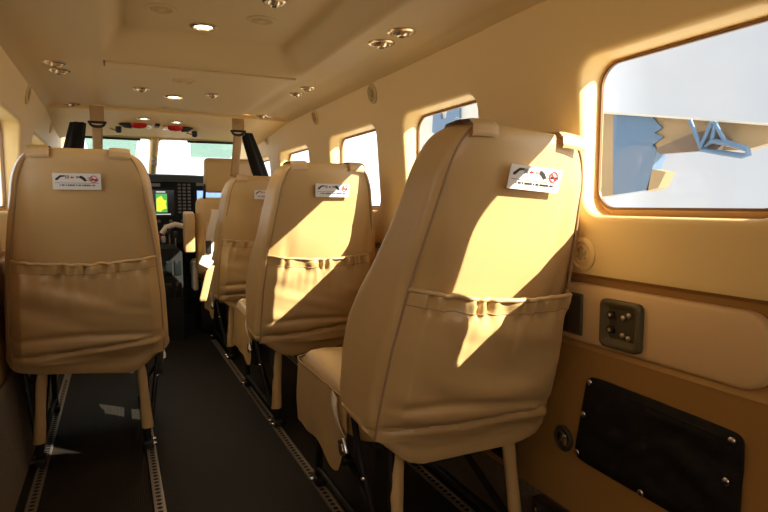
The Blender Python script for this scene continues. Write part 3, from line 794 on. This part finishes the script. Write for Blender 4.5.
def oval_speaker(x, y, label, z=None, lit=False):
    z = cz(x, y) if z is None else z
    o = thing('ceiling_speaker', label, 'ceiling speaker', (x, y, z), 'round ceiling speakers'); o.matrix_local = frame((x, y, z), (0, 0, -1), (1, 0, 0))
    b = MB(); b.lathe([(0.048, -0.006), (0.048, 0.003), (0.042, 0.006), (0.034, 0.003), (0.034, -0.002)], M['headliner'], n=30); b.obj('ring', parent=o)
    b = MB(); b.lathe([(0.034, 0.0), (0.030, 0.003), (0.0, 0.003)], M['grille'], n=24)
    b.lathe([(0.012, 0.003), (0.010, 0.006), (0.0, 0.0065)], M['ring'], n=12); b.obj('grille', parent=o)
# positions read on the ceiling: tray ones lie a little further along
oval_speaker(-0.180, 1.97, 'round ceiling speaker in the tray, left of the lit lamp')
reading_light(-0.036, 2.10, 'lit white ceiling lamp in the raised tray', True, r=0.034, name='ceiling_lamp', cat='ceiling lamp', group='lit ceiling lamps')
oval_speaker(0.128, 1.95, 'round ceiling speaker in the tray, right of the lit lamp')
reading_light(0.122, 1.755, 'small air nozzle at the top of the photo, above the right tray speaker')
reading_light(0.470, 1.60, 'brighter upper one of the nozzle pair above the nearest right seat', r=0.033)
reading_light(0.465, 1.735, 'darker lower one of the nozzle pair above the nearest right seat', r=0.033)
reading_light(0.470, 2.53, 'brighter right one of the nozzle pair above the second right seat')
reading_light(0.462, 2.68, 'darker left one of the nozzle pair above the second right seat')
reading_light(0.470, 3.42, 'small nozzle on the ceiling beside the right shoulder belt anchor')
reading_light(-0.515, 2.48, 'upper one of the nozzle pair at the left ceiling edge', r=0.03)
reading_light(-0.510, 2.61, 'lower one of the nozzle pair at the left ceiling edge', r=0.03)
reading_light(-0.515, 3.44, 'single nozzle at the left ceiling edge near the left shoulder belt', r=0.03)
oval_speaker(-0.050, 2.60, 'round ceiling speaker directly in front of the tray edge')
reading_light(-0.206, 2.84, 'small nozzle left of the lit lamp on the forward ceiling')
reading_light(0.103, 2.85, 'small nozzle right of the lit lamp on the forward ceiling')
reading_light(-0.055, 2.99, 'lit white lamp on the flat forward ceiling', True, r=0.034, name='ceiling_lamp', cat='ceiling lamp', group='lit ceiling lamps')
oval_speaker(-0.055, 3.38, 'round ceiling speaker at the front ceiling edge, above the cockpit lamps')
reading_light(-0.162, 3.66, 'lit cockpit lamp above the left red overhead lamp', True, z=oz(0, 3.66), r=0.028, name='ceiling_lamp', cat='ceiling lamp', group='lit ceiling lamps')
reading_light(0.022, 3.72, 'lit cockpit lamp above the right red overhead lamp', True, z=oz(0, 3.72), r=0.028, name='ceiling_lamp', cat='ceiling lamp', group='lit ceiling lamps')

# round grilles on the side walls
def wall_grille(s, y, z, label, r=0.034, pale=False):
    x = px(z); n = Vector((-s * 1.0, 0, -0.2 if z > 1.2 else -0.02)).normalized()
    o = thing('wall_grille', label, 'wall grille', (s * x, y, z), 'round wall grilles'); o.matrix_local = frame((s * x, y, z), n, (0, 1, 0))
    mm = M['cream'] if pale else M['ring']
    b = MB(); b.lathe([(r * 1.25, -0.008), (r * 1.25, 0.003), (r * 1.1, 0.007), (r * 0.95, 0.007), (r * 0.85, 0.001)], mm, n=30); b.obj('ring', parent=o)
    b = MB(); b.lathe([(r * 0.86, 0.0), (r * 0.6, 0.006), (r * .5, 0.002), (0, 0.002)], mm if pale else M['grille'], n=24)
    for k in range(3):
        a = 2 * PI * k / 3 + .4; b.box((-r * .5, -0.002, 0.002), (r * .5, 0.002, 0.007), M['grille'] if not pale else M['ring'], T=Matrix.Rotation(a, 4, 'Z'))
    b.obj('grille', parent=o)
wall_grille(1, 2.22, 1.385, 'round grille high on the right wall between the second and third windows')
wall_grille(1, 2.97, 1.392, 'round grille high on the right wall above the seat with the diagonal sun band')
wall_grille(1, 4.06, 1.385, 'round grille high on the right wall near the dark curtain')
wall_grille(-1, 2.86, 1.388, 'round grille high on the left wall near the nozzle pair')
wall_grille(-1, 3.86, 1.378, 'round grille high on the left wall near the dark curtain')
wall_grille(1, 1.062, 0.808, 'round cream outlet low on the right wall beside the nearest right seat', r=0.033, pale=True)

# ------------------------------------------------------------------ right wall fittings
XI = 0.699
cp = thing('cover_plate', 'plain dark olive rectangular cover partly behind the nearest right seat', 'cover plate', (XI, 1.112, 0.658))
b = MB(); b.box((-0.005, -0.055, -0.052), (0.002, 0.055, 0.052), M['olive'], bev=0.004); b.obj('plate', parent=cp)
b = MB(); b.box((-0.006, -0.050, -0.047), (-0.004, 0.050, 0.047), M['olive_dark'], bev=0.001); b.obj('lid', parent=cp)
so = thing('headset_socket', 'dark olive socket panel with two jacks and buttons on the right armrest panel', 'socket panel', (XI, 0.935, 0.656))
def ringbox(y0, y1, z0, z1):
    b = MB(); R_ = []
    for g, x in ((0.0, 0.002), (0.0, -0.011), (-0.003, -0.014), (-0.010, -0.014), (-0.022, -0.003)):
        R_.append([(x, y, z) for y, z in rrect(y0 - g, y1 + g, z0 - g, z1 + g, max(.004, 0.016 + g * .6), 6)])
    nn = len(R_[0]); V = [p for r_ in R_ for p in r_]
    F = [(j * nn + k, j * nn + (k + 1) % nn, (j + 1) * nn + (k + 1) % nn, (j + 1) * nn + k) for j in range(4) for k in range(nn)]
    b.add(V, F, M['olive']); b.add(R_[-1], [tuple(range(nn))], M['olive_dark']); return b
ringbox(-0.058, 0.058, -0.056, 0.056).obj('socket_frame', parent=so)
for z in (0.020, -0.014):
    b = MB(); b.lathe([(0.010, 0), (0.010, 0.006), (0.006, 0.007), (0.005, 0.002), (0, 0.002)], M['black'], T=frame((-0.004, 0.028, z), (-1, 0, 0)), n=16)
    b.lathe([(0.0045, 0.0), (0.0045, 0.008), (0, 0.009)], M['steel'], T=frame((-0.004, 0.028, z), (-1, 0, 0)), n=10); b.obj('jack', parent=so)
for y, z in ((-0.006, 0.018), (-0.006, -0.022), (-0.022, 0.026), (-0.022, -0.026)):
    b = MB(); b.lathe([(0.006, 0), (0.006, 0.004), (0.003, 0.006)], M['alu'], T=frame((-0.004, y, z), (-1, 0, 0)), n=12); b.obj('button', parent=so)
# black stowage pouch fixed with snaps
def wallpt(y, z, off): return (px(z) - off, y, z)
po = thing('stowage_pouch', 'black fabric pouch held with silver snaps on the lower right wall', 'pouch', (0.69, 0.82, 0.40))
yA, yB, zA, zB = 0.645, 1.035, 0.290, 0.512
b = MB()
def pf(u, v):
    y = yA + (yB - yA) * u + 0.035 * u * (1 - v); z = zA + (zB - zA) * v + (0.008 * (u - .5))
    e = min(1, min(u, 1 - u) * 9) * min(1, min(v, 1 - v) * 9)
    du, dv = abs(u - .5) * 2, abs(v - .5) * 2; q = 1 - 0.055 * (du * dv) ** 10
    y = 0.84 + (y - 0.84) * q; z = 0.40 + (z - 0.40) * q
    bl = 0.010 * e + noise.noise(Vector((u * 5, v * 5, 3))) * 0.010 * e + noise.noise(Vector((u * 14 + v * 3, v * 6, 9))) * 0.005 * e
    return (px(z) - 0.006 - bl - 0.69, y - 0.82, z - 0.40)
b.grid(pf, 60, 40, M['blackfab'])
o = b.obj('pouch_cloth', parent=po, angle=80); o.modifiers.new('t', 'SOLIDIFY').thickness = 0.004
b = MB(); b.tube([pf(u / 40, 0.92) for u in range(1, 40)], 0.003, M['blackfab'], n=5); b.obj('hem', parent=po)
for u, v in ((0.965, 0.93), (0.965, 0.55), (0.965, 0.09), (0.50, 0.05), (0.05, 0.92), (0.06, 0.56), (0.05, 0.08)):
    p = pf(u, v); b = MB(); b.lathe([(0.0078, 0), (0.0078, 0.002), (0.006, 0.0035), (0, 0.004)], M['steel'], T=frame((p[0] - .003, p[1], p[2]), (-1, 0, 0)), n=16); b.obj('snap', parent=po)
# round latch
rl = thing('wall_latch', 'round chrome latch in a dark ring on the lower wall beside the black pouch', 'latch', (px(0.325), 1.10, 0.325)); rl.matrix_local = frame((px(.325), 1.112, 0.325), (-1, 0, 0), (0, 1, 0))
b = MB(); b.lathe([(0.034, -0.004), (0.034, 0.004), (0.029, 0.008), (0.024, 0.006), (0.021, 0.0)], M['olive_dark'], n=28); b.obj('ring', parent=rl)
b = MB(); b.lathe([(0.020, 0.0), (0.019, 0.007), (0.0, 0.008)], M['steel'], n=24); b.box((-0.017, -0.003, 0.007), (0.017, 0.003, 0.012), M['steel'], T=Matrix.Rotation(0.7, 4, 'Z'), bev=.001); b.obj('latch_disc', parent=rl)
# black floor box at the wall foot
fx = thing('floor_outlet', 'small black box with two studs at the foot of the right wall', 'floor box', (0.668, 1.05, 0.0))
b = MB(); b.box((-0.03, -0.19, 0.001), (0.006, 0.11, 0.160), M['black'], bev=0.006); b.obj('housing', parent=fx)
for y in (0.085, 0.03):
    b = MB(); b.lathe([(0.005, 0), (0.005, 0.005), (0.002, 0.006)], M['steel'], T=frame((-0.030, y, 0.135), (-1, 0, 0)), n=10); b.obj('stud', parent=fx)

# ------------------------------------------------------------------ wing outside
CAM = Vector((-0.333, 0.0, 0.93))
wg = thing('aircraft_wing', 'blue and tan painted wing section with a hinge bracket outside the large window', 'aircraft wing', (4.0, 3.8, 1.2))
def wprism(pts, m, name, x0=4.0, th=0.12, lab=None):
    """outline in metres (y,z) on the plane x = x0"""
    b = MB(); n = len(pts)
    V = [(x0 - 4.0, y - 3.8, z - 1.2) for y, z in pts] + [(x0 - 4.0 + th, y - 3.8, z - 1.2) for y, z in pts]
    F = [tuple(range(n)), tuple(range(2 * n - 1, n - 1, -1))] + [(i, i + n, (i + 1) % n + n, (i + 1) % n) for i in range(n)]
    b.add(V, F, m, flat=True); o = b.obj(name, parent=wg, smooth=False)
    if lab: o['label'] = lab
    return o
wprism([(4.430, 1.840), (4.134, 1.784), (4.099, 1.016), (4.211, 1.003), (4.394, 1.000)], M['wingtan'], 'tan_panel', 4.00, 0.12)
wprism([(4.134, 1.784), (3.689, 1.696), (3.581, 1.588), (3.661, 1.554), (3.567, 1.509), (3.677, 1.451), (3.622, 1.402), (3.640, 1.334), (3.666, 1.239), (3.700, 1.055), (4.099, 1.016)], M['wingblue'], 'blue_panel', 4.00, 0.12, lab='blue panel with a ragged edge')
wprism([(3.661, 1.239), (3.521, 1.206), (3.595, 1.070), (3.721, 1.046)], M['wingtan'], 'end_plate', 4.00, 0.12)
wprism([(3.706, 1.700), (2.536, 1.473), (2.532, 1.403), (2.850, 1.338), (3.607, 1.385), (3.662, 1.450), (3.583, 1.512), (3.678, 1.557), (3.597, 1.591)], M['wingtan'], 'tan_panel', 4.02, 0.10)
wprism([(3.593, 1.406), (3.261, 1.499), (3.071, 1.517), (2.935, 1.418), (3.028, 1.350), (3.540, 1.359)], M['wingbrown'], 'hinge_bracket', 3.94, 0.06)
wprism([(4.390, 1.851), (4.259, 1.827), (3.194, 1.619), (2.436, 1.468), (2.435, 1.451), (3.193, 1.601), (4.258, 1.805), (4.389, 1.830)], M['wingwhite'], 'trailing_edge', 3.96, 0.20)
wprism([(8.151, 2.590), (6.126, 2.358), (6.113, 1.886), (8.140, 1.546)], M['wingwhite'], 'outer_panel', 4.02, 0.10)
wprism([(7.541, 2.270), (7.338, 2.256), (7.308, 2.152), (7.169, 2.148), (7.144, 2.256), (6.830, 2.264), (6.825, 2.075), (7.005, 2.016), (7.332, 1.899), (7.567, 1.996)], M['wingblue'], 'blue_patch', 3.98, 0.03)
b = MB(); b.tube([(-0.100, -0.563, 0.405), (-0.100, -0.682, 0.156)], 0.017, M['wingblue'], n=8); b.obj('bracket_strut', parent=wg)
b = MB(); b.tube([(-0.100, -0.755, 0.365), (-0.100, -0.664, 0.166)], 0.017, M['wingblue'], n=8); b.obj('bracket_strut', parent=wg)
b = MB(); b.tube([(-0.100, -0.772, 0.363), (-0.100, -0.895, 0.168)], 0.017, M['wingblue'], n=8); b.obj('bracket_strut', parent=wg)
b = MB(); b.tube([(-0.100, -0.788, 0.361), (-0.100, -0.763, 0.226)], 0.017, M['wingblue'], n=8); b.obj('bracket_strut', parent=wg)
b = MB(); b.tube([(-0.100, -0.682, 0.156), (-0.100, -0.763, 0.219), (-0.100, -0.894, 0.191), (-0.100, -1.043, 0.133), (-0.100, -1.060, 0.096), (-0.100, -1.008, 0.085), (-0.100, -0.850, 0.119)], 0.022, M['wingblue'], n=8, closed=True); b.obj('bracket_loop', parent=wg)

# ------------------------------------------------------------------ camera
F_PX = 575.0
cam = bpy.data.cameras.new('camera'); co = bpy.data.objects.new('camera', cam); COL.objects.link(co)
cam.sensor_fit = 'HORIZONTAL'; cam.sensor_width = 36.0; cam.lens = 36.0 * F_PX / 768.0
cam.clip_start = 0.02
yaw = math.atan(((384 - 115.0) / F_PX) / math.hypot(1, 52 / F_PX)); pitch = math.atan(52 / F_PX)
co.location = CAM; co.rotation_euler = (PI / 2 - pitch, 0, -yaw)
S.camera = co

# ------------------------------------------------------------------ light
sun = bpy.data.lights.new('sun', 'SUN'); sun.energy = 11.5; sun.angle = math.radians(0.5); sun.color = (1.0, 0.92, 0.79)
so_ = bpy.data.objects.new('sun', sun); COL.objects.link(so_)
d = Vector((-1.0, 1.1, -0.93)); so_.rotation_euler = d.to_track_quat('-Z', 'Y').to_euler(); so_.location = (6, -6, 6)
def spot(x, y, z, e, name='lamp_light'):
    l = bpy.data.lights.new(name, 'SPOT'); l.energy = e; l.spot_size = math.radians(150); l.spot_blend = 0.8; l.color = (1.0, 0.80, 0.52); l.shadow_soft_size = 0.03
    o = bpy.data.objects.new(name, l); COL.objects.link(o); o.location = (x, y, z); return o
for (x, y, z, e) in ((-0.036, 2.10, cz(-.036, 2.10) - .02, 3.0), (-0.055, 2.99, 1.42, 2.0), (-0.162, 3.66, 1.40, 1.0), (0.022, 3.72, 1.40, 1.0)): spot(x, y, z, e)
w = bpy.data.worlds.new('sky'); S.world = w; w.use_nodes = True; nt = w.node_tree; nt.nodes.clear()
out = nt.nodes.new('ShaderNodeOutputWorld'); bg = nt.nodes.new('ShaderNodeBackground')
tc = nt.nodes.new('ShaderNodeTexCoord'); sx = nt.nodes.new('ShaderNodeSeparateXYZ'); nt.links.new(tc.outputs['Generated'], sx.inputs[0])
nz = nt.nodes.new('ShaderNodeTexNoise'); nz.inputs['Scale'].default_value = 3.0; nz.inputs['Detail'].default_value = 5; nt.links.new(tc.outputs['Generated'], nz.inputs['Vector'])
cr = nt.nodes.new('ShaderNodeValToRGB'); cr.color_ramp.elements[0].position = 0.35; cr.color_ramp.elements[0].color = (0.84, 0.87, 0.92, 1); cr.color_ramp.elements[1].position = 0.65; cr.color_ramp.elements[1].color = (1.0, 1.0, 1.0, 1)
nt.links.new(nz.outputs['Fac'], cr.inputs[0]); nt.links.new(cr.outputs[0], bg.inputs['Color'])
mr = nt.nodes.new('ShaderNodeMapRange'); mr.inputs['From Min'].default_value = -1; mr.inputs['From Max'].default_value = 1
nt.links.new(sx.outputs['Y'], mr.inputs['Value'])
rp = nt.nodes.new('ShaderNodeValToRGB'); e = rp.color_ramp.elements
SKY = [(0.0, 2.4), (0.30, 1.6), (0.45, 1.0), (0.60, 0.52), (0.82, 0.60), (0.90, 1.3), (1.0, 1.6)]  # sky brightened towards the unseen aft end to light the seat backs
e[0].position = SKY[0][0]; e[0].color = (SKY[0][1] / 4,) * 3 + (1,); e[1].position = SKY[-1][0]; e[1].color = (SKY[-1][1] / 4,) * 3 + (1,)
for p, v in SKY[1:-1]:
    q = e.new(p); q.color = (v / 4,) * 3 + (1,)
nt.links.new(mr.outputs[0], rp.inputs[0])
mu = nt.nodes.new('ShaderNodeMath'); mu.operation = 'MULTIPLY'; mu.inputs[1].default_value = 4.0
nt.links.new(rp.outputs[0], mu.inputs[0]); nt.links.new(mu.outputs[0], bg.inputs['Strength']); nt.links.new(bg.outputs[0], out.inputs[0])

S.view_settings.view_transform = 'Standard'; S.view_settings.look = 'None'; S.view_settings.gamma = 1.0; S.view_settings.exposure = 0.58; S.view_settings.use_curve_mapping = False
S.cycles.use_denoising = True; S.cycles.max_bounces = 16; S.cycles.diffuse_bounces = 10; S.cycles.transparent_max_bounces = 16; S.cycles.sample_clamp_indirect = 6
